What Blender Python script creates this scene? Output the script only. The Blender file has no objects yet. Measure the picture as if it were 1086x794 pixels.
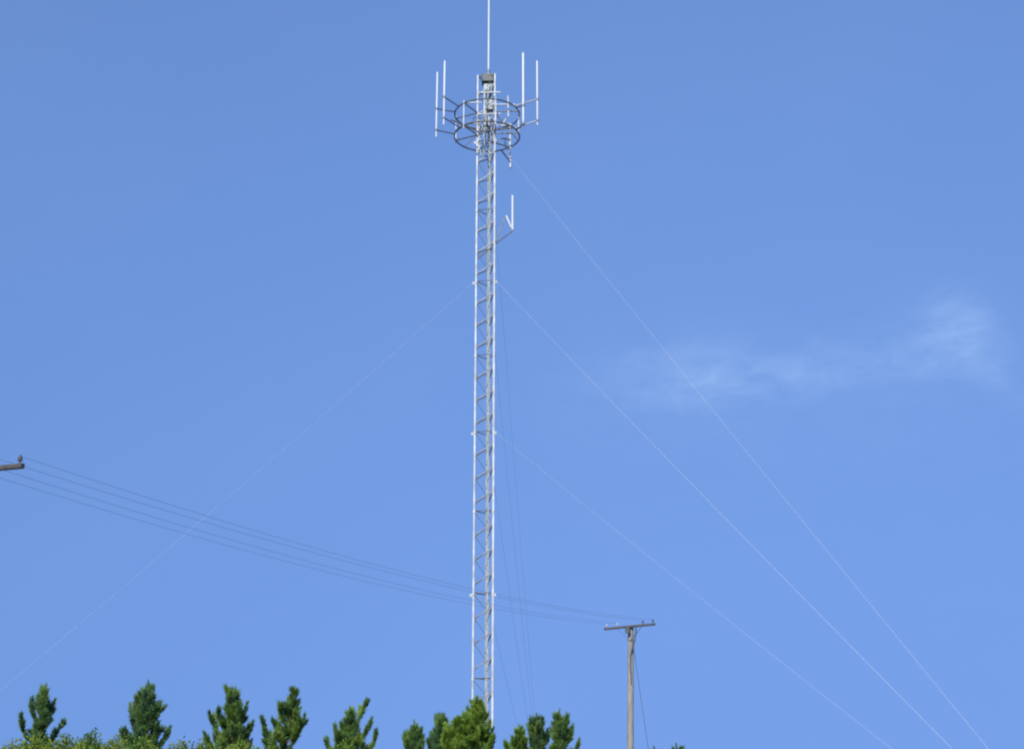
import bpy, math, random
from mathutils import Vector, Matrix
random.seed(11)
R = math.radians
scene = bpy.context.scene
COL = scene.collection

# ------------------------------------------------------------------ camera
F_PX, W_PX, H_PX = 1400.0, 1086.0, 794.0
PITCH = R(17.0)
EYE = Vector((0.0, 0.0, 1.7))
FWD = Vector((0, math.cos(PITCH), math.sin(PITCH)))
UPV = Vector((0, -math.sin(PITCH), math.cos(PITCH)))
RGT = Vector((1, 0, 0))
cam_d = bpy.data.cameras.new('camera')
cam = bpy.data.objects.new('camera', cam_d)
COL.objects.link(cam)
cam.location = EYE
cam.rotation_euler = (R(90) + PITCH, 0, 0)
cam_d.sensor_width = 36
cam_d.lens = 36 * F_PX / W_PX
cam_d.clip_end = 20000
cam_d.clip_start = 0.1
scene.camera = cam

def ray(px, py):
    return (FWD + RGT * ((px - W_PX / 2) / F_PX) + UPV * ((H_PX / 2 - py) / F_PX)).normalized()
def at(px, py, Y):
    """the world point at ground distance Y that the survey of the photograph gives"""
    d = ray(px, py)
    return EYE + d * (Y / d.y)
def at_z(px, py, z):
    d = ray(px, py)
    return EYE + d * ((z - EYE.z) / d.z)

# ------------------------------------------------------------------ helpers
class MB:
    def __init__(s): s.v = []; s.f = []; s.sm = []
    def add(s, vs, fs, smooth=False):
        n = len(s.v); s.v += [tuple(p) for p in vs]
        s.f += [tuple(i + n for i in q) for q in fs]; s.sm += [smooth] * len(fs)
        return s
    def tube(s, pts, rad, n=10, caps=True, closed=False):
        pts = [Vector(p) for p in pts]; k = len(pts)
        rads = rad if isinstance(rad, (list, tuple)) else [rad] * k
        vs = []; ref = None
        for i, p in enumerate(pts):
            if closed: t = pts[(i + 1) % k] - pts[i - 1]
            else: t = pts[min(i + 1, k - 1)] - pts[max(i - 1, 0)]
            t.normalize()
            if ref is None:
                ref = Vector((0, 0, 1)) if abs(t.z) < .9 else Vector((1, 0, 0))
            a = ref - t * ref.dot(t); a.normalize(); ref = a
            b = t.cross(a)
            for j in range(n):
                w = 2 * math.pi * j / n
                vs.append(p + (a * math.cos(w) + b * math.sin(w)) * rads[i])
        fs = []
        for i in range(k if closed else k - 1):
            i2 = (i + 1) % k
            for j in range(n):
                j2 = (j + 1) % n
                fs.append((i * n + j, i * n + j2, i2 * n + j2, i2 * n + j))
        s.add(vs, fs, True)
        if caps and not closed:
            s.f.append(tuple(len(s.v) - k * n + j for j in reversed(range(n)))); s.sm.append(False)
            s.f.append(tuple(len(s.v) - n + j for j in range(n))); s.sm.append(False)
        return s
    def bar(s, p, q, w, h, up=Vector((0, 0, 1)), bev=0.0):
        p = Vector(p); q = Vector(q); t = (q - p).normalized()
        a = t.cross(up)
        if a.length < 1e-4: a = t.cross(Vector((0, 1, 0)))
        a.normalize(); b = a.cross(t).normalized()
        c = min(w, h) * .18 if bev == 0 else bev
        prof = [(-w/2+c, -h/2), (w/2-c, -h/2), (w/2, -h/2+c), (w/2, h/2-c), (w/2-c, h/2), (-w/2+c, h/2), (-w/2, h/2-c), (-w/2, -h/2+c)]
        vs = [o + a * x + b * y for o in (p, q) for x, y in prof]
        fs = [(j, (j + 1) % 8, 8 + (j + 1) % 8, 8 + j) for j in range(8)] + [tuple(reversed(range(8))), tuple(range(8, 16))]
        return s.add(vs, fs)
    def angle(s, p, q, w, th, inward):
        """an L-shaped angle iron along p-q"""
        p = Vector(p); q = Vector(q); t = (q - p).normalized()
        a = Vector(inward) - t * t.dot(Vector(inward)); a.normalize(); b = t.cross(a)
        prof = [(0, 0), (w, 0), (w, th), (th, th), (th, w), (0, w)]
        vs = [o + a * x + b * y for o in (p, q) for x, y in prof]
        fs = [(j, (j + 1) % 6, 6 + (j + 1) % 6, 6 + j) for j in range(6)] + [tuple(reversed(range(6))), tuple(range(6, 12))]
        return s.add(vs, fs)
    def lathe(s, base, axis, prof, n=14):
        base = Vector(base); axis = Vector(axis).normalized()
        ref = Vector((0, 1, 0)) if abs(axis.y) < .9 else Vector((1, 0, 0))
        a = (ref - axis * ref.dot(axis)).normalized(); b = axis.cross(a)
        vs = [base + axis * z + (a * math.cos(2*math.pi*j/n) + b * math.sin(2*math.pi*j/n)) * r for r, z in prof for j in range(n)]
        fs = [(i*n+j, i*n+(j+1) % n, (i+1)*n+(j+1) % n, (i+1)*n+j) for i in range(len(prof)-1) for j in range(n)]
        fs += [tuple(reversed(range(n))), tuple((len(prof)-1)*n+j for j in range(n))]
        return s.add(vs, fs, True)
    def build(s, name, mat, parent=None):
        me = bpy.data.meshes.new(name)
        me.from_pydata(s.v, [], s.f)
        me.polygons.foreach_set('use_smooth', s.sm)
        me.materials.append(mat); me.update()
        if any(s.sm): me.set_sharp_from_angle(angle=R(38))
        o = bpy.data.objects.new(name, me); COL.objects.link(o)
        if parent is not None:
            o.parent = parent
            o.matrix_parent_inverse = Matrix.Translation(-parent.location)
        return o

def tag(o, label=None, cat=None, group=None, kind=None):
    if label: o['label'] = label
    if cat: o['category'] = cat
    if group: o['group'] = group
    if kind: o['kind'] = kind
    return o
def thing(name, loc, label, cat, group=None):
    o = bpy.data.objects.new(name, None); COL.objects.link(o)
    o.location = loc; o.empty_display_size = .3
    return tag(o, label, cat, group)

# ------------------------------------------------------------------ materials
def mat(name, col, rough=.5, metal=0.0, var=.25, scale=6.0, spec=.4, dirt=None, bump=0.0, coord='Object', stretch=None):
    m = bpy.data.materials.new(name); m.use_nodes = True
    nt = m.node_tree; N = nt.nodes; L = nt.links
    b = N['Principled BSDF']
    b.inputs['Roughness'].default_value = rough; b.inputs['Metallic'].default_value = metal
    b.inputs['Specular IOR Level'].default_value = spec
    tc = N.new('ShaderNodeTexCoord'); mp = N.new('ShaderNodeMapping')
    if stretch: mp.inputs['Scale'].default_value = stretch
    L.new(tc.outputs[coord], mp.inputs['Vector'])
    n = N.new('ShaderNodeTexNoise'); n.inputs['Scale'].default_value = scale; n.inputs['Detail'].default_value = 6
    L.new(mp.outputs[0], n.inputs['Vector'])
    r = N.new('ShaderNodeValToRGB'); r.color_ramp.elements[0].position = .32; r.color_ramp.elements[1].position = .7
    d = dirt if dirt else tuple(c * (1 - var) for c in col)
    r.color_ramp.elements[0].color = (*d, 1)
    r.color_ramp.elements[1].color = (*[min(1, c * (1 + var * .5)) for c in col], 1)
    L.new(n.outputs['Fac'], r.inputs[0]); L.new(r.outputs[0], b.inputs['Base Color'])
    if bump:
        bp = N.new('ShaderNodeBump'); bp.inputs['Strength'].default_value = bump; bp.inputs['Distance'].default_value = .02
        L.new(n.outputs['Fac'], bp.inputs['Height']); L.new(bp.outputs[0], b.inputs['Normal'])
    return m

def leaf_mat(name, dark, light, tip, scale=2.2, trans=.25, rough=.7):
    """foliage: clumps of older and younger growth by 3D noise, fine variation leaf by leaf, some light through the leaf"""
    m = bpy.data.materials.new(name); m.use_nodes = True
    nt = m.node_tree; N = nt.nodes; L = nt.links
    b = N['Principled BSDF']; out = N['Material Output']
    b.inputs['Roughness'].default_value = rough; b.inputs['Specular IOR Level'].default_value = .15
    tc = N.new('ShaderNodeTexCoord')
    n1 = N.new('ShaderNodeTexNoise'); n1.inputs['Scale'].default_value = scale; n1.inputs['Detail'].default_value = 2
    n2 = N.new('ShaderNodeTexNoise'); n2.inputs['Scale'].default_value = 23; n2.inputs['Detail'].default_value = 1
    L.new(tc.outputs['Object'], n1.inputs['Vector']); L.new(tc.outputs['Object'], n2.inputs['Vector'])
    mx = N.new('ShaderNodeMath'); mx.operation = 'MULTIPLY_ADD'; mx.inputs[1].default_value = .45
    L.new(n2.outputs['Fac'], mx.inputs[0]); L.new(n1.outputs['Fac'], mx.inputs[2])
    r = N.new('ShaderNodeValToRGB'); e = r.color_ramp.elements
    e[0].position = .55; e[0].color = (*dark, 1); e[1].position = .92; e[1].color = (*tip, 1)
    k = e.new(.74); k.color = (*light, 1)
    L.new(mx.outputs[0], r.inputs[0]); L.new(r.outputs[0], b.inputs['Base Color'])
    t = N.new('ShaderNodeBsdfTranslucent'); L.new(r.outputs[0], t.inputs['Color'])
    ms = N.new('ShaderNodeMixShader'); ms.inputs[0].default_value = trans
    L.new(b.outputs[0], ms.inputs[1]); L.new(t.outputs[0], ms.inputs[2]); L.new(ms.outputs[0], out.inputs['Surface'])
    return m

M = {
 'white': mat('white_painted_steel', (.52, .56, .60), .45, 0, .10, 3.0, dirt=(.33, .34, .34)),
 'fibre': mat('white_fibreglass', (.46, .49, .52), .42, 0, .06, 2.0),
 'galv': mat('weathered_galvanised_steel', (.19, .21, .23), .55, .25, .35, 7.0),
 'dark': mat('dark_grey_steel', (.085, .092, .10), .5, .2, .35, 6.0),
 'box': mat('dark_green_grey_cabinet', (.042, .058, .058), .5, 0, .3, 4.0),
 'cable': mat('grey_green_cable_sheath', (.34, .38, .38), .6, 0, .3, 5.0),
 'guy': mat('bright_strand_wire', (.42, .42, .42), .5, .0, .1, 4.0),
 'guy_dark': mat('dark_strand_wire', (.10, .10, .11), .5, .2, .25, 4.0),  # darker strand colour for the steep guys and the pole stay
 'wire': mat('dark_aluminium_conductor', (.05, .05, .055), .5, 0, .2, 3.0),
 'wood': mat('weathered_pole_wood', (.245, .235, .205), .85, 0, .4, 5.0, .2, bump=.5, stretch=(6, 6, .5)),
 'arm': mat('dark_timber', (.075, .072, .07), .8, 0, .4, 7.0, .2, bump=.4, stretch=(2, 2, 6)),
 'porc_w': mat('pale_porcelain', (.40, .40, .39), .3, 0, .08, 9.0, .6),
 'porc_d': mat('brown_porcelain', (.085, .075, .075), .35, 0, .2, 9.0, .6),
 'bark': mat('pine_bark', (.13, .095, .07), .9, 0, .45, 9.0, .2, bump=.6, stretch=(3, 3, .8)),
 'conc': mat('concrete', (.36, .35, .33), .9, 0, .2, 4.0, .2, bump=.3),
 'ground': mat('dry_grass_ground', (.10, .11, .045), .95, 0, .45, .35, .1, dirt=(.13, .10, .06), bump=.4),
 'pine_d': leaf_mat('dark_pine_needles', (.056, .118, .060), (.112, .212, .068), (.195, .290, .065), trans=.38),
 'pine_m': leaf_mat('pine_needles', (.062, .125, .054), (.130, .235, .055), (.215, .310, .060), trans=.38),
 'pine_y': leaf_mat('young_pine_needles', (.088, .175, .036), (.175, .285, .042), (.250, .340, .052), trans=.38),
 'bush_y': leaf_mat('yellow_green_leaves', (.075, .125, .020), (.140, .205, .028), (.205, .240, .040), 2.6),
 'bush_g': leaf_mat('bright_green_leaves', (.048, .105, .018), (.105, .185, .024), (.165, .235, .032), 2.6),
}

# ------------------------------------------------------------------ ground
def gz(x, y):
    d2 = x * x + y * y
    return -1.4 + 1.4 * math.exp(-d2 / 90.0) + .12 * math.sin(x * .11 + 1.3) * math.sin(y * .09) * min(1, d2 / 400)
def make_ground():
    xs = []
    v = 0.0; step = 1.5
    while v < 9000:
        xs.append(v); v += step; step *= 1.10
    xs = [-a for a in reversed(xs[1:])] + xs
    n = len(xs)
    vs = [(x, y, gz(x, y) if x*x + y*y < 250000 else -1.4) for y in xs for x in xs]
    fs = [(j*n+i, j*n+i+1, (j+1)*n+i+1, (j+1)*n+i) for j in range(n-1) for i in range(n-1)]
    o = MB().add(vs, fs, True).build('ground', M['ground'])
    tag(o, 'grassy ground below the trees and the mast', 'ground', kind='structure')
make_ground()

# ------------------------------------------------------------------ lattice mast
TX, TY = -1.15, 55.0
SEC = 3.44
ZTOP = 33.05
ZB = ZTOP - 10 * SEC
RT = .469
ANG = {'R': R(-40), 'B': R(80), 'L': R(200)}
def leg_xy(k, rad=RT): return Vector((TX + rad * math.cos(ANG[k]), TY + rad * math.sin(ANG[k]), 0))
def zz(z): return Vector((0, 0, z))
mast = thing('radio_mast', (TX, TY, gz(TX, TY)), 'tall white three-legged lattice radio mast with a ring-shaped antenna mount near its top', 'radio mast')

MB().lathe((TX, TY, gz(TX, TY) - .4), (0, 0, 1), [(1.1, 0), (1.1, .62), (1.04, .68)], 24).build('foundation', M['conc'], mast)
z_foot = gz(TX, TY) + .28
for k in 'LRB':
    p = leg_xy(k)
    prof = [(.044, 0)]
    for i in range(1, 10):
        z = ZB + i * SEC - z_foot
        if z > .3: prof += [(.044, z - .04), (.066, z - .038), (.066, z + .038), (.044, z + .04)]
    prof.append((.044, ZTOP - z_foot))
    MB().lathe(p + zz(z_foot), (0, 0, 1), prof, 16).build('leg', M['white'], mast)

braces = []          # (priority, p, q, width)
hbars = []
ctr = Vector((TX, TY, 0))
for fi, (a, b_) in enumerate((('L', 'R'), ('B', 'R'), ('L', 'B'))):
    pa, pb = leg_xy(a), leg_xy(b_)
    dirn = (pb - pa).normalized()
    pa2, pb2 = pa + dirn * .045, pb - dirn * .045
    for i in range(10):
        z0 = ZB + i * SEC
        if z0 > z_foot + .1:
            hbars.append((pa2 + zz(z0 + .06), pb2 + zz(z0 + .06), ctr + zz(z0)))
        for j in range(3):
            za = z0 + .42 + j * 1.02
            if za < z_foot + .1: continue
            braces.append((fi * 100 - i, pa2 + zz(za), pb2 + zz(za + .42), .043))
            if j < 2 or True:
                braces.append((fi * 100 + 40 - i, pb2 + zz(za + .42), pa2 + zz(min(za + 1.02, z0 + SEC - .02)), .018))
    hbars.append((pa2 + zz(ZTOP - .06), pb2 + zz(ZTOP - .06), ctr + zz(ZTOP)))
def brace_mesh(mb, p, q, w):
    mid = (p + q) / 2
    if w > .03:
        mb.angle(p, q, w, .010, Vector((TX - mid.x, TY - mid.y, 0)))
        t = (q - p).normalized()
        for e, sg in ((p, -1), (q, 1)):       # gusset wrapped half round the leg
            h = Vector((t.x, t.y, 0)).normalized()
            mb.bar(e - h * .012 * sg - zz(.06), e - h * .012 * sg + zz(.06), .075, .075, h, .02)
    else: mb.tube([p, q], w / 2, 8)
    return mb
braces.sort(key=lambda t: t[0])
for t in braces[:100]:
    brace_mesh(MB(), *t[1:]).build('diagonal_brace', M['galv'], mast)
rest = MB()
for t in braces[100:]: brace_mesh(rest, *t[1:])
tag(rest.build('diagonal_brace', M['galv'], mast), kind='stuff')
for p, q, c in hbars:
    MB().tube([p, q], .02, 8).build('horizontal_brace', M['dark'], mast)

p = leg_xy('R') + Vector((.015, -.085, 0))
MB().tube([p + zz(z_foot + .3), p + zz(ZTOP - 3.6)], .038, 12).build('conduit', M['white'], mast)
# feeder cables clipped up the inside of the right hand face
pb, pr = leg_xy('B'), leg_xy('R')
for i in range(4):
    base = pb.lerp(pr, .12 + .13 * i) + Vector((-.06, -.02, 0))
    pts = []
    for s in range(64):
        z = z_foot + (ZTOP - .8 - z_foot) * s / 63
        pts.append(base + Vector((.012 * math.sin(s * 1.7 + i), .012 * math.cos(s * 1.3 + 2 * i), z)))
    MB().tube(pts, .017, 8).build('feeder_cable', M['cable'], mast)
# guy lugs on the legs
GUY_Z = [29.6, 22.72, 15.84, 8.96]
for z in GUY_Z[:]:
    for k in 'LRB':
        d = (leg_xy(k) - ctr).normalized()
        MB().bar(leg_xy(k) + d * .05 + zz(z - .04), leg_xy(k) + d * .17 + zz(z - .04), .02, .12).build('guy_lug', M['white'], mast)

# ---- the head: two hoops on spokes, posts, rails, antennas
RZ = (31.1, 29.97); RR = 1.5
def circ(z, r, n=72): return [(TX + r * math.cos(2*math.pi*i/n), TY + r * math.sin(2*math.pi*i/n), z) for i in range(n)]
for z in RZ:
    hoop = MB().tube(circ(z, RR), .034, 10, closed=True).build('hoop', M['dark'], mast)
    for i in range(6):
        w = R(-14 + 60 * i); d = Vector((math.cos(w), math.sin(w), 0))
        near = min('LRB', key=lambda k: (leg_xy(k) - (ctr + d)).length)
        MB().bar(leg_xy(near) + zz(z), ctr + d * (RR - .03) + zz(z), .05, .05).build('spoke', M['dark'], hoop)
for i in range(6):
    w = R(16 + 60 * i); d = Vector((math.cos(w), math.sin(w), 0))
    near = min('LRB', key=lambda k: (leg_xy(k) - (ctr + d)).length)
    MB().tube([leg_xy(near) + zz(RZ[0] - .12), ctr + d * (RR - .02) + zz(RZ[1] + .03)], .02, 8).build('hoop_brace', M['galv'], mast)
# chords across the near half of the lower hoop
MB().bar(at(507, 139.5, TY - .85), at(552.5, 135, TY - .75), .055, .06).build('cross_beam', M['dark'], mast)
MB().bar(at(478, 127, TY - 1.1), at(506, 139, TY - .8), .05, .05).build('cross_beam', M['dark'], mast)
for w in (-14, 46, 106, 166, 226, 286):
    d = Vector((math.cos(R(w)), math.sin(R(w)), 0))
    MB().tube([ctr + d * RR + zz(RZ[1] - .12), ctr + d * RR + zz(RZ[0] + .12)], .03, 10).build('hoop_post', M['white'], mast)
# white hand rails round the working position
def rail(name, pts, r=.032, m='white'):
    return MB().tube([at(x, y, TY + dy) for x, y, dy in pts], r, 10).build(name, M[m], mast)
rail('hand_rail', [(494, 109, -.75), (511, 109, -.75)])
rail('hand_rail', [(519, 111, -.75), (546, 111, -.75)])
rail('hand_rail', [(507, 98.5, -.5), (531, 98, -.5)])
rail('hand_rail', [(507, 121.2, -.7), (531, 120.8, -.7)])
rail('hand_rail', [(526, 133.5, -.8), (543, 132.5, -.8)])
rail('hand_rail', [(499, 131, -.7), (509, 131.5, -.6)])
rail('rail_post', [(513.8, 99, -.62), (513.8, 121.5, -.62)])
rail('rail_post', [(509, 126, -.7), (508.3, 137, -.7)])
rail('rail_post', [(538.8, 102, -.9), (539.2, 124, -.9)], .04)
rail('rail_brace', [(533, 132, -.8), (537, 126, -.85)], .035)
# three short pipes hanging at the right, with the strut that holds the lowest
hang = rail('hanging_antenna', [(541, 141, .3), (541.3, 178.5, .3)], .042, 'fibre')
MB().bar(at(532, 160, TY), at(541, 171.5, TY + .25), .05, .05).build('mount_arm', M['dark'], hang)
MB().bar(at(531, 147, TY), at(541, 148, TY + .25), .05, .05).build('mount_arm', M['dark'], hang)
rail('hanging_antenna', [(535.8, 146, .2), (535.8, 157.5, .2)], .035, 'fibre')

# equipment box in the top of the mast and the whip above it
bx = MB()
def rbox(mb, c, sx, sy, sz, bev=.03):
    c = Vector(c)
    return mb.bar(c - zz(sz / 2), c + zz(sz / 2), sx, sy, Vector((0, 1, 0)), bev)
rbox(bx, (TX + .02, TY - .02, ZTOP - .15), .56, .5, .36)
bo = bx.build('equipment_box', M['box'], mast)
lb = MB(); rbox(lb, (TX + .03, TY, ZTOP - .62), .40, .3, .42); lb.build('junction_box', M['cable'], mast)
lb = MB(); rbox(lb, (TX + .10, TY + .05, ZTOP - 1.45), .34, .28, .5); lb.build('junction_box', M['cable'], mast)
lb = MB(); rbox(lb, (TX + .0, TY + .0, ZTOP - 2.35), .30, .28, .4); lb.build('junction_box', M['cable'], mast)
MB().tube([(TX + .05, TY, ZTOP + .12), (TX + .05, TY, ZTOP + 3.4), (TX + .05, TY, ZTOP + 6.4)], [.046, .042, .03], 12).build('whip_antenna', M['fibre'], mast)
MB().lathe((TX + .05, TY, ZTOP + .10), (0, 0, 1), [(.11, 0), (.09, .05), (.065, .16), (.065, .3)], 14).build('whip_mount', M['galv'], mast)
# jumper cables looping through the head
for i in range(5):
    random.seed(40 + i)
    pts = []
    a = Vector((TX + random.uniform(-.2, .3), TY + random.uniform(-.3, .2), ZTOP - .5))
    b_ = Vector((TX + random.uniform(-.3, .45), TY + random.uniform(-.3, .3), RZ[1] - random.uniform(.2, 1.3)))
    for s in range(14):
        t = s / 13
        p = a.lerp(b_, t) + Vector((math.sin(t * 3.14) * random.uniform(.05, .2) * (1 if i % 2 else -1), math.sin(t * 6.28) * .08, 0))
        pts.append(p)
    MB().tube(pts, .022, 8).build('jumper_cable', M['cable'], mast)

def antenna(x, ytop, ybot, dy, r, arms):
    a = at(x, ybot, TY + dy)
    t = at(x, ytop, TY + dy)
    top = Vector((a.x, a.y, t.z))
    o = MB().tube([a, a + zz(.5), top - zz(.05), top], [r * .85, r, r * .95, r * .5], 12).build('antenna', M['fibre'], mast)
    for (ya, w, zi, m) in arms:
        s = at(x, ya, TY + dy); s = Vector((a.x, a.y, s.z))
        e = ctr + Vector((math.cos(R(w)), math.sin(R(w)), 0)) * RR + zz(RZ[zi])
        MB().tube([s, e], .027, 10).build('mount_arm', M[m], o)
        MB().lathe(s - zz(.05), (0, 0, 1), [(r + .022, 0), (r + .022, .1)], 12).build('clamp', M['galv'], o)
antenna(462.6, 76.5, 145.5, -.65, .040, [(115.5, 190, 0, 'dark'), (138, 190, 1, 'dark')])
antenna(470.6, 64.5, 132.5, -1.9, .043, [(103, 211, 0, 'dark'), (125, 216, 1, 'dark')])
antenna(555.0, 56.0, 132.5, -1.3, .052, [(112, -25, 0, 'dark'), (131, -25, 1, 'dark')])
antenna(570.0, 64.5, 133.0, -1.5, .040, [(105.5, -33, 0, 'white'), (128.0, -33, 1, 'white')])

# small side antenna lower down on its bent bracket
a = at(543.6, 244, TY - .2); t = at(543.6, 207.5, TY - .2)
so = MB().tube([a, Vector((a.x, a.y, t.z))], .05, 12).build('side_antenna', M['fibre'], mast)
MB().tube([at(536.8, 229, TY - .2), at(542.2, 241.5, TY - .2)], .042, 10).build('dipole_arm', M['white'], so)
rl = leg_xy('R')
MB().bar(rl + zz(at(530, 263, TY).z), at(535.8, 229, TY - .2), .055, .055).build('bracket_strut', M['galv'], so)
MB().bar(rl + zz(at(530, 262, TY).z), at(543.6, 245, TY - .2), .05, .05).build('bracket_strut', M['dark'], so)
MB().bar(leg_xy('L') + zz(at(509, 276, TY).z), rl + zz(at(530, 263, TY).z) , .06, .06).build('bracket_strut', M['dark'], so)

# ------------------------------------------------------------------ guy wires
def sag_line(p, q, sag, n=28):
    return [p.lerp(q, i / n) - zz(4 * sag * (i / n) * (1 - i / n)) for i in range(n + 1)]
anch_R = at_z(1228, 1013, -1.42)
anch_L = at(-219, 912, TY)
anch_B = at(577, 885, 80)
def guy(lv, k, anchor, r, m, label, sag=.12):
    d = (leg_xy(k) - ctr).normalized()
    p = leg_xy(k) + d * .16 + zz(GUY_Z[lv] - .04)
    o = MB().tube(sag_line(p, anchor, sag), r, 6).build('guy_wire', M[m])
    tag(o, label, 'guy wire', 'guy wires of the radio mast')
guy(0, 'R', anch_R, .0027, 'guy', 'steepest pale guy wire down to the right, from just under the antenna hoops')
guy(1, 'R', anch_R, .0034, 'guy', 'brightest pale guy wire on the right, the middle one of the three slanting there')
guy(2, 'R', anch_R, .0024, 'guy', 'lowest and flattest pale guy wire on the right, passing above the timber pole')
guy(1, 'L', anch_L, .0032, 'guy', 'pale guy wire slanting down to the left of the mast and crossing the power lines', .3)
guy(0, 'B', anch_B, .0035, 'guy_dark', 'dark steep guy wire right of the mast, outermost and longest of the steep four')
guy(1, 'B', anch_B, .0035, 'guy_dark', 'dark steep guy wire right of the mast, second longest of the steep four')
guy(2, 'B', anch_B, .0035, 'guy_dark', 'dark steep guy wire right of the mast, third longest of the steep four')
guy(3, 'B', anch_B, .0035, 'guy_dark', 'short dark guy wire leaving the mast lowest, close against its right leg')

# ------------------------------------------------------------------ power poles and conductors
PF = at(669.0, 664.5, 58.0)      # crossarm centres
PN = at(-17, 500, 25.0)
ld = Vector((PF.x - PN.x, PF.y - PN.y, 0)).normalized()
arm_d = Vector((ld.y, -ld.x, 0))
OFFS_FAR = (1.08, .62, -.55, -1.05)
OFFS_NEAR = (1.08, .48, -.12, -.72)
def pole(c, lean, tilt, offs, label):
    base = Vector((c.x + lean, c.y, 0)); base.z = gz(base.x, base.y)
    root = thing('utility_pole', base, label, 'utility pole', 'poles carrying the power lines')
    top = c + zz(.07)
    b = MB(); n = 14
    pts = [(base - zz(.5)).lerp(top, i / n) for i in range(n + 1)]
    b.tube(pts, [.165 - .045 * i / n for i in range(n + 1)], 18)
    b.build('pole', M['wood'], root)
    ad = (arm_d + zz(tilt)).normalized()
    fr = -ld * .17
    arm = MB().bar(c + fr - ad * 1.17, c + fr + ad * 1.17, .09, .10).build('crossarm', M['arm'], root)
    MB().tube([c + fr - ld * .07, c + ld * .2], .018, 8).build('bolt', M['dark'], arm)
    pins = []
    for i, o in enumerate(offs):
        q = c + fr + ad * o + zz(.06)
        prof = [(.016, 0), (.016, .04), (.048, .045), (.052, .07), (.034, .085), (.042, .095), (.040, .12), (.024, .135), (.027, .148), (.016, .155)]
        MB().lathe(q, (0, 0, 1), prof, 14).build('insulator', M['porc_d' if o > 0 else 'porc_w'], root)
        pins.append(q + zz(.135))
    for sgn in (-1, 1):
        MB().bar(c + fr * 1.05 + ad * .55 * sgn - zz(.07), c + fr * .8 - zz(.62), .035, .012).build('arm_brace', M['dark'], root)
    # bracket block at the pole head and the lead that loops down from the arm
    rb = MB(); rbox(rb, c + fr * 1.5 - zz(.16) - arm_d * .06, .20, .16, .24); rb.build('head_bracket', M['dark'], root)
    s = c + fr * 1.7 + ad * .32 - zz(.04)
    e = c + fr * .85 - zz(1.25)
    lead = [s, s + Vector((.02, 0, -.22)), s.lerp(e, .5) + arm_d * .07, s.lerp(e, .72) + arm_d * .03, e, e - zz(1.2), Vector((base.x, base.y, 0)).lerp(e, .4) + ld * -.16]
    lead[-1].z = e.z - 3.0
    MB().tube(lead[:6], .028, 8).build('down_lead', M['dark'], root)
    return root, pins
rf, pins_f = pole(PF, -.30, .045, OFFS_FAR, 'grey-brown timber pole with a dark crossarm, standing alone right of the mast')
rn, pins_n = pole(PN, 0, -.03, OFFS_NEAR, 'near timber pole, only the right tip of its crossarm showing at the left edge')
wl = ['uppermost dark power line, strung to the right end of the crossarm on the lone pole',
      'second power line from the top, ending on the inner right insulator of the lone pole',
      'third power line from the top, ending on the inner left insulator of the lone pole',
      'lowest power line, ending on the left tip of the crossarm on the lone pole']
for i in range(4):
    o = MB().tube(sag_line(pins_n[i], pins_f[i], (.50, .46, .50, .50)[i], 40), .0030, 6).build('power_line', M['wire'])
    tag(o, wl[i], 'power line', 'power lines between the two timber poles')
o = MB().tube(sag_line(PF + Vector((.05, .1, -.35)), at(704, 905, 60), .05), .010, 6).build('stay_wire', M['guy_dark'])
tag(o, 'thin dark stay wire running down from the lone timber pole on its right', 'stay wire')

# ------------------------------------------------------------------ vegetation
def needles(vs, fs, path, dens, ln, spread, wd, rng, start=.2):
    """a bottle-brush of needles along a shoot"""
    segs = []; tot = 0
    for a, b in zip(path[:-1], path[1:]):
        l = (b - a).length; segs.append((a, b, l)); tot += l
    n = int(dens * tot * (1 - start)) + 26
    for i in range(n):
        u = start + (1 - start) * (rng.random() ** .8)
        d = u * tot
        for a, b, l in segs:
            if d <= l or (a, b, l) is segs[-1]:
                t = (b - a) / max(l, 1e-5); p = a + t * min(d, l); break
            d -= l
        x = t.orthogonal().normalized(); y = t.cross(x)
        w = rng.uniform(0, 6.2832); rad = x * math.cos(w) + y * math.sin(w)
        sp = spread * rng.uniform(.55, 1.25)
        if u > .9: sp *= .55
        dirn = (t * math.cos(sp) + rad * math.sin(sp)); dirn.z += .12; dirn.normalize()
        L = ln * (rng.uniform(.55, 1.15) if rng.random() < .85 else rng.uniform(1.15, 1.55))
        side = dirn.cross(Vector((rng.uniform(-1, 1), rng.uniform(-1, 1), rng.uniform(-1, 1)))).normalized() * wd * .5
        k = len(vs); q = p + dirn * L
        vs += [p - side * .5, p + side * .5, p + dirn * L * .6 + side, q, p + dirn * L * .6 - side]
        fs.append((k, k + 1, k + 2, k + 3, k + 4))

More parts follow.
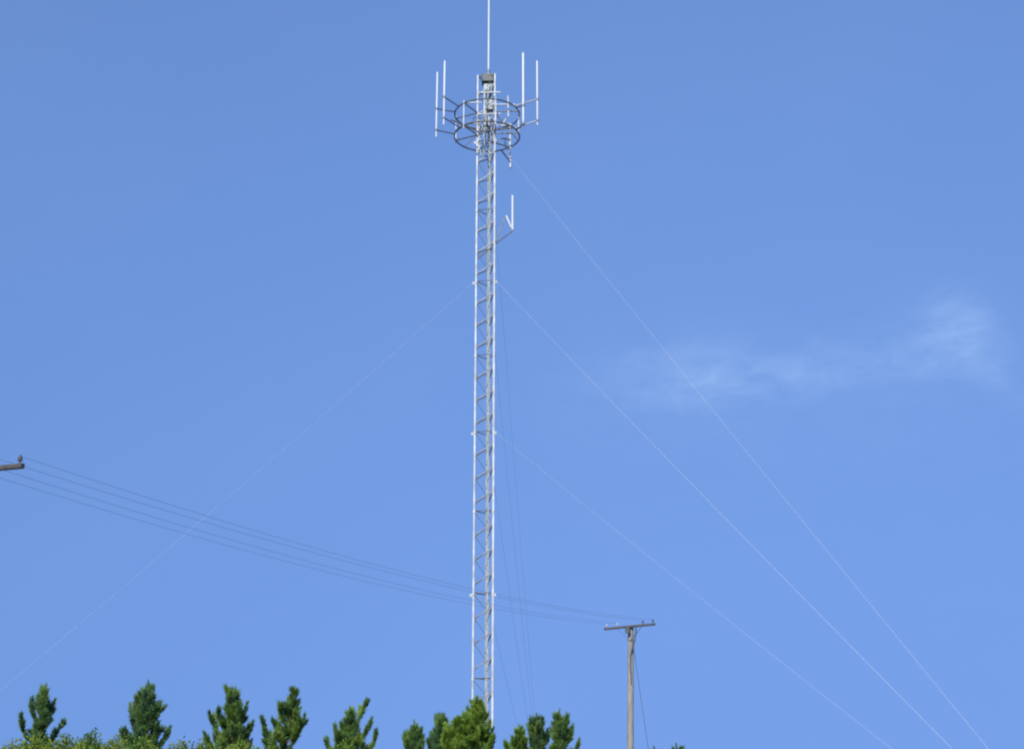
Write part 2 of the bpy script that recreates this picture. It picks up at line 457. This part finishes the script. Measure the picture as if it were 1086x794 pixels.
def pine(tipx, tipy, Y, label, m='pine_m', lobes=(), half=.40, seed=1, lean=0.0, dens=430, ln=.14, maxr=1.25, top=.16, gap=.3):
    rng = random.Random(seed)
    tip = at(tipx, tipy, Y)
    ppm = F_PX / (tip - EYE).dot(FWD)
    base = Vector((tip.x - lean, tip.y + rng.uniform(-.2, .2), 0)); base.z = gz(base.x, base.y)
    root = thing('pine_tree', base, label, 'pine tree', 'young pines along the bottom edge')
    H = tip.z - base.z
    wood = MB()
    def tr(z):          # trunk axis: gently bowed, leaning to the tip
        t = max(0, min(1, z / H)); p = base.lerp(tip - zz(.10), t ** 1.0)
        p.x = base.x + (tip.x - base.x) * t ** 2 + .03 * math.sin(t * 7 + seed)
        return p
    wood.tube([tr(H * i / 16) - (zz(.3) if i == 0 else zz(0)) for i in range(17)], [.10 * (1 - i / 16.6) + .008 for i in range(17)], 10)
    vs, fs = [], []
    needles(vs, fs, [tr(H - .42), tr(H - .2), tip - zz(.05)], dens * 1.2, ln * .72, .36, .016, rng, .0)
    needles(vs, fs, [tr(H - .9), tr(H - .6), tr(H - .38)], dens * 1.3, ln, .6, .017, rng, .0)
    needles(vs, fs, [tr(H - 2.4), tr(H - 1.6), tr(H - .8)], dens * .8, ln * 1.3, .9, .018, rng, .0)
    def branch(p0, p1, up, dm=1.0, l=ln):
        d = p1 - p0
        c1 = p0 + Vector((d.x * .45, d.y * .45, d.z * .18 - .02))
        c2 = p0 + Vector((d.x * .85, d.y * .85, d.z * .55))
        pts = []
        for i in range(7):
            t = i / 6
            pts.append(p0 * (1-t)**3 + c1 * 3*t*(1-t)**2 + c2 * 3*t*t*(1-t) + p1 * t**3)
        L = d.length
        wood.tube(pts, [max(.004, .022 * min(1.4, L) * (1 - i / 6.5)) for i in range(7)], 6)
        needles(vs, fs, pts, dens * dm, l, .75, .017, rng, .25)
        # side shoots
        for j in range(int(2 + L * 3.5)):
            t = rng.uniform(.35, .9); i = int(t * 6); q = pts[i]
            tt = (pts[min(i + 1, 6)] - pts[max(i - 1, 0)]).normalized()
            s = tt.cross(Vector((0, 0, 1)))
            if s.length < .1: s = Vector((1, 0, 0))
            s.normalize(); s *= rng.choice((-1, 1))
            e = q + (tt * .7 + s * rng.uniform(.3, .8) + zz(rng.uniform(.15, .7))).normalized() * rng.uniform(.16, .34) * min(1.2, .5 + L)
            wood.tube([q, q.lerp(e, .5) - zz(.01), e], [.008, .006, .004], 5)
            needles(vs, fs, [q, q.lerp(e, .5) - zz(.01), e], dens * dm, l, .7, .017, rng, .1)
    # whorls of branches from the leader down
    d = rng.uniform(.30, .38); k = 0
    while d < H - .9:
        vis = d < 2.6
        rad = min(maxr, top * .22 + half * .92 * d ** 1.25 * rng.uniform(.8, 1.15))
        nb = rng.randint(4, 6) if vis else 4
        w0 = rng.uniform(0, 6.28)
        for b in range(nb):
            if rng.random() < gap * .5: continue
            w = w0 + 6.283 * b / nb + rng.uniform(-.3, .3)
            rr = rad * rng.uniform(.45, 1.12)
            p0 = tr(H - d - rng.uniform(0, .1))
            p1 = p0 + Vector((math.cos(w) * rr, math.sin(w) * rr, .20 + rr * rng.uniform(.55, 1.05)))
            lim = tip.z - .12 - rr * rng.uniform(1.3, 2.3)
            if p1.z > lim: p1.z = max(lim, p0.z + .04)
            branch(p0, p1, .5, 1.0 if vis else .35)
        d += rng.uniform(.17, .26) if vis else .7
        k += 1
    # the leading side shoots that make each tree's outline
    for (lx, ly) in lobes:
        p1 = at(lx, ly, Y + rng.uniform(-.35, .35)); p1.z -= .06
        r_ = math.hypot(p1.x - tr(max(.5, p1.z - base.z - .3)).x, .2)
        z0 = p1.z - base.z - .3 - r_ * .8
        branch(tr(max(.5, z0)), p1, .6, 1.25)
    wood.build('trunk', M['bark'], root)
    c = MB(); c.v = [tuple(p) for p in vs]; c.f = fs; c.sm = [False] * len(fs)
    c.build('crown', M[m], root)
    return root

pine(49, 725, 40, 'young pine at the left edge with a leaning tip and two low separate side shoots', 'pine_d',
     [(22, 760), (66, 763), (33, 741), (58, 741), (52, 752)], .13, 3, .25, top=.14, gap=.7)
pine(157.5, 721, 40, 'tallest pine on the left, dark and pointed, with a separate lobe on its left shoulder', 'pine_d',
     [(138, 746), (180, 770), (170, 745), (147, 735), (133, 770), (168, 765)], .26, 8, .05, gap=.3)
pine(249.5, 729, 41, 'blunt-topped dense pine, third from the left, with a thin low shoot on its left', 'pine_m',
     [(243, 730), (225, 759), (217, 775), (268, 764), (262, 744), (231, 752)], .27, 5, 0, gap=.25)
pine(312.5, 728, 42, 'pine with its tip bent to the right and a stout side shoot on the right', 'pine_m',
     [(323, 757), (280, 764), (283, 779), (296, 744), (314, 742), (318, 768)], .20, 14, .45, gap=.45)
pine(371, 749, 42, 'loose open pine with a thin shoot rising to the right of its top', 'pine_m',
     [(386, 746), (394, 760), (399, 777), (355, 768), (346, 783), (362, 765)], .27, 21, -.05, gap=.5)
pine(439.5, 764, 40, 'smallest pine, a narrow tip just left of the dark one by the mast', 'pine_m',
     [(429, 776), (447, 779)], .26, 33, 0, gap=.4)
pine(467.5, 756.5, 44, 'dark blue-green pine half hidden by the bright tree at the foot of the mast', 'pine_d',
     [(462, 758), (457, 776), (475, 770), (470, 758)], .22, 35, 0, gap=.35)
pine(506.5, 737.5, 43, 'slender pine whose tip stands in front of the left leg of the mast', 'pine_y',
     [(500, 757), (514, 752), (519, 764), (524, 779)], .24, 41, 0, gap=.2)
pine(491, 755, 40.5, 'wide bright green pine with a rounded top at the foot of the mast', 'pine_y',
     [(483, 762), (497, 758), (476, 770), (500, 768), (470, 780), (506, 775), (488, 762)], .42, 44, 0, dens=640, gap=.1, top=.2)
pine(550.5, 769, 42, 'low pine with one thin tip, first to the right of the mast', 'pine_y',
     [(543, 780), (558, 783), (537, 786)], .20, 52, 0, gap=.4)
pine(569, 756, 43, 'dark double-tipped pine with a gap of sky low in its crown', 'pine_d',
     [(576, 762), (562, 767), (580, 773)], .12, 55, 0, gap=.6, dens=400)
pine(593.5, 751.5, 42, 'tallest pine right of the mast, its thin leader beside a fuller shoulder', 'pine_m',
     [(601, 757), (607, 768), (588, 771), (602, 772), (614, 783)], .15, 61, .05, gap=.4)
pine(693.5, 791, 45, 'pine just right of the timber pole, showing only its tip at the bottom edge', 'pine_d', [], .3, 70, 0)
pine(717, 787.5, 45, 'rightmost pine, showing only its thin tip at the bottom edge', 'pine_d', [], .3, 71, 0)

def shrub(x, y, Y, wpx, label, m='bush_y', seed=1, n=7000, leaf=.085):
    rng = random.Random(seed)
    tip = at(x, y, Y); ppm = F_PX / Y
    rw = wpx / 2 / ppm
    base = Vector((tip.x, tip.y, gz(tip.x, tip.y))); H = tip.z - base.z
    root = thing('shrub', base, label, 'shrub', 'shrubs below the pines')
    wood = MB(); vs, fs = [], []
    ns = 26
    for i in range(ns):
        w = 2.4 * i; rr = rw * math.sqrt((i + .2) / ns) * rng.uniform(.85, 1.1)
        hz = H * (1 - .10 * (rr / rw) ** 2) * rng.uniform(.93, 1.0) if i else H
        e = base + Vector((math.cos(w) * rr, math.sin(w) * rr, hz))
        mid = base.lerp(e, .5) + Vector((math.cos(w) * rr * .2, math.sin(w) * rr * .2, 0))
        pts = [base - zz(.1), mid, e]
        wood.tube(pts, [.03, .02, .006], 6)
        for j in range(n // ns):
            t = 1 - .62 * rng.random() ** 1.4
            p = base * (1-t)**2 + (mid * 2 - (base + e) * .5) * 2*t*(1-t) + e * t*t
            sp = .06 + .11 * min(1, (1.0 - t) * 5)
            o = Vector((rng.gauss(0, sp), rng.gauss(0, sp), rng.gauss(0, .07)))
            p = p + o
            d = (o.normalized() + Vector((rng.uniform(-.6, .6), rng.uniform(-.6, .6), rng.uniform(-.1, .9)))).normalized()
            s = d.cross(Vector((rng.uniform(-1, 1), rng.uniform(-1, 1), rng.uniform(-.3, 1)))).normalized()
            L = leaf * rng.uniform(.6, 1.3); k = len(vs)
            nn = d.cross(s) * L * .12
            vs += [p, p + d * L * .45 + s * L * .30 - nn, p + d * L, p + d * L * .45 - s * L * .30 - nn]
            fs += [(k, k + 1, k + 2), (k, k + 2, k + 3)]
    wood.build('stems', M['bark'], root)
    c = MB(); c.v = [tuple(p) for p in vs]; c.f = fs; c.sm = [False] * len(fs)
    c.build('foliage', M[m], root)
SH = [
 (14, 786, 38, 34, 'yellow-green shrub in the bottom left corner', 'bush_y'),
 (38, 782, 37.5, 42, 'yellow-green shrub in front of the leftmost pine', 'bush_y'),
 (70, 782, 38, 44, 'yellow-green shrub right of the leftmost pine, beside its low right shoot', 'bush_y'),
 (96, 777, 38.6, 36, 'greener pointed shrub midway between the two leftmost pines', 'bush_g'),
 (122, 783, 38, 36, 'olive shrub against the left foot of the tallest left pine', 'bush_y'),
 (152, 784, 37.5, 44, 'green shrub in front of the tallest left pine', 'bush_g'),
 (192, 786, 38.5, 34, 'low olive shrub just right of the tallest left pine', 'bush_y'),
 (214, 787, 38.2, 40, 'low olive shrub left of the blunt-topped pine', 'bush_y'),
 (252, 787, 37.8, 40, 'olive shrub in front of the blunt-topped pine', 'bush_y'),
 (362, 790, 39, 40, 'shrub at the left foot of the loose open pine', 'bush_g'),
]
for i, (x, y, Y, w, lab, m) in enumerate(SH): shrub(x, y, Y, w, lab, m, 100 + i)

# ------------------------------------------------------------------ light and sky
SUN_EL, SUN_AZ = R(41), R(195)         # azimuth clockwise from +Y: behind the camera and to its left
sun_dir = Vector((math.sin(SUN_AZ) * math.cos(SUN_EL), math.cos(SUN_AZ) * math.cos(SUN_EL), math.sin(SUN_EL)))
sd = bpy.data.lights.new('sun', 'SUN'); sd.energy = 4.8; sd.angle = R(.5); sd.color = (1.0, .965, .91)
so_ = bpy.data.objects.new('sun', sd); COL.objects.link(so_)
so_.rotation_euler = (-sun_dir).to_track_quat('-Z', 'Y').to_euler()
so_.location = (0, 0, 60)

w = bpy.data.worlds.new('World'); scene.world = w; w.use_nodes = True
nt = w.node_tree; N = nt.nodes; L = nt.links
bg = N['Background']; bg.inputs['Strength'].default_value = .15
SKY_TINT = (.90, .98, 1.14)
sky = N.new('ShaderNodeTexSky'); sky.sky_type = 'NISHITA'; sky.sun_disc = False
sky.sun_elevation = SUN_EL; sky.sun_rotation = SUN_AZ
sky.altitude = 2500; sky.air_density = 1.0; sky.dust_density = 0.0; sky.ozone_density = 3.0
# a thin drift of cloud, placed by compass direction and height in the sky
tc = N.new('ShaderNodeTexCoord')
def math_n(op, a, b=None, c=None):
    n = N.new('ShaderNodeMath'); n.operation = op
    for i, v in enumerate((a, b, c)):
        if v is None: continue
        if isinstance(v, (int, float)): n.inputs[i].default_value = v
        else: L.new(v, n.inputs[i])
    return n.outputs[0]
def vdot(vec):
    n = N.new('ShaderNodeVectorMath'); n.operation = 'DOT_PRODUCT'
    L.new(tc.outputs['Generated'], n.inputs[0]); n.inputs[1].default_value = vec
    return n.outputs['Value']
puffs = [(1014, 340, 19, 24, 15, .75), (1022, 362, 24, 26, -20, .6), (988, 374, 45, 17, 12, .55), (900, 384, 70, 19, 8, .42), (745, 390, 52, 25, 4, .62),
         (740, 410, 55, 14, 0, .35), (815, 400, 70, 14, 3, .38), (1052, 398, 34, 10, -42, .42), (900, 430, 170, 55, 0, .17), (680, 410, 90, 45, 0, .22), (1040, 560, 110, 60, 0, .07), (965, 325, 60, 20, 30, .14)]
tot = None
for (px, py, sx, sy, rot, amp) in puffs:
    c = ray(px, py)
    u0 = (RGT - c * RGT.dot(c)).normalized(); v0 = c.cross(u0) * -1
    if v0.z < 0: v0 = -v0
    u = u0 * math.cos(R(rot)) + v0 * math.sin(R(rot)); v = v0 * math.cos(R(rot)) - u0 * math.sin(R(rot))
    a = math_n('MULTIPLY', vdot(u), F_PX / sx); a = math_n('SUBTRACT', a, u.dot(c) * F_PX / sx)
    b = math_n('MULTIPLY', vdot(v), F_PX / sy)
    r2 = math_n('ADD', math_n('MULTIPLY', a, a), math_n('MULTIPLY', b, b))
    g = math_n('MULTIPLY', math_n('EXPONENT', math_n('MULTIPLY', r2, -.5)), amp)
    g = math_n('MULTIPLY', g, math_n('GREATER_THAN', vdot(c), 0.5))
    tot = g if tot is None else math_n('ADD', tot, g)
nz = N.new('ShaderNodeTexNoise'); nz.inputs['Scale'].default_value = 30; nz.inputs['Detail'].default_value = 8; nz.inputs['Roughness'].default_value = .62
nz.inputs['Distortion'].default_value = .4
mp = N.new('ShaderNodeMapping'); mp.inputs['Scale'].default_value = (1, 1, 2.0)
L.new(tc.outputs['Generated'], mp.inputs[0]); L.new(mp.outputs[0], nz.inputs['Vector'])
den = math_n('MULTIPLY', tot, math_n('MAXIMUM', math_n('MULTIPLY_ADD', nz.outputs['Fac'], 3.2, -.65), .12))
den = math_n('MINIMUM', math_n('MULTIPLY', den, .043), .8)
nb = N.new('ShaderNodeTexNoise'); nb.inputs['Scale'].default_value = 5.0; nb.inputs['Detail'].default_value = 5
L.new(tc.outputs['Generated'], nb.inputs['Vector'])
den = math_n('ADD', den, math_n('MULTIPLY', math_n('MAXIMUM', math_n('SUBTRACT', nb.outputs['Fac'], .42), 0.0), .018))
mx = N.new('ShaderNodeMix'); mx.data_type = 'RGBA'
# clear mountain air: the deep blue holds almost down to the horizon
sv = N.new('ShaderNodeVectorMath'); sv.operation = 'MULTIPLY_ADD'
L.new(tc.outputs['Generated'], sv.inputs[0]); sv.inputs[1].default_value = (1, 1, .065); sv.inputs[2].default_value = (0, 0, .46)
sn = N.new('ShaderNodeVectorMath'); sn.operation = 'NORMALIZE'; L.new(sv.outputs[0], sn.inputs[0])
L.new(sn.outputs[0], sky.inputs['Vector'])
hs = N.new('ShaderNodeMix'); hs.data_type = 'RGBA'; hs.blend_type = 'MULTIPLY'; hs.inputs['Factor'].default_value = 1
L.new(sky.outputs[0], hs.inputs['A']); hs.inputs['B'].default_value = (*SKY_TINT, 1)
L.new(den, mx.inputs['Factor']); L.new(hs.outputs['Result'], mx.inputs['A'])
mx.inputs['B'].default_value = (6.8, 8.4, 9.4, 1)
L.new(mx.outputs['Result'], bg.inputs['Color'])

# ------------------------------------------------------------------ view
vs_ = scene.view_settings
vs_.view_transform = 'Standard'; vs_.look = 'None'; vs_.gamma = 1; vs_.use_curve_mapping = False
vs_.exposure = 0.5
scene.render.film_transparent = False
scene.cycles.pixel_filter_type = 'BLACKMAN_HARRIS'
scene.cycles.filter_width = 2.2
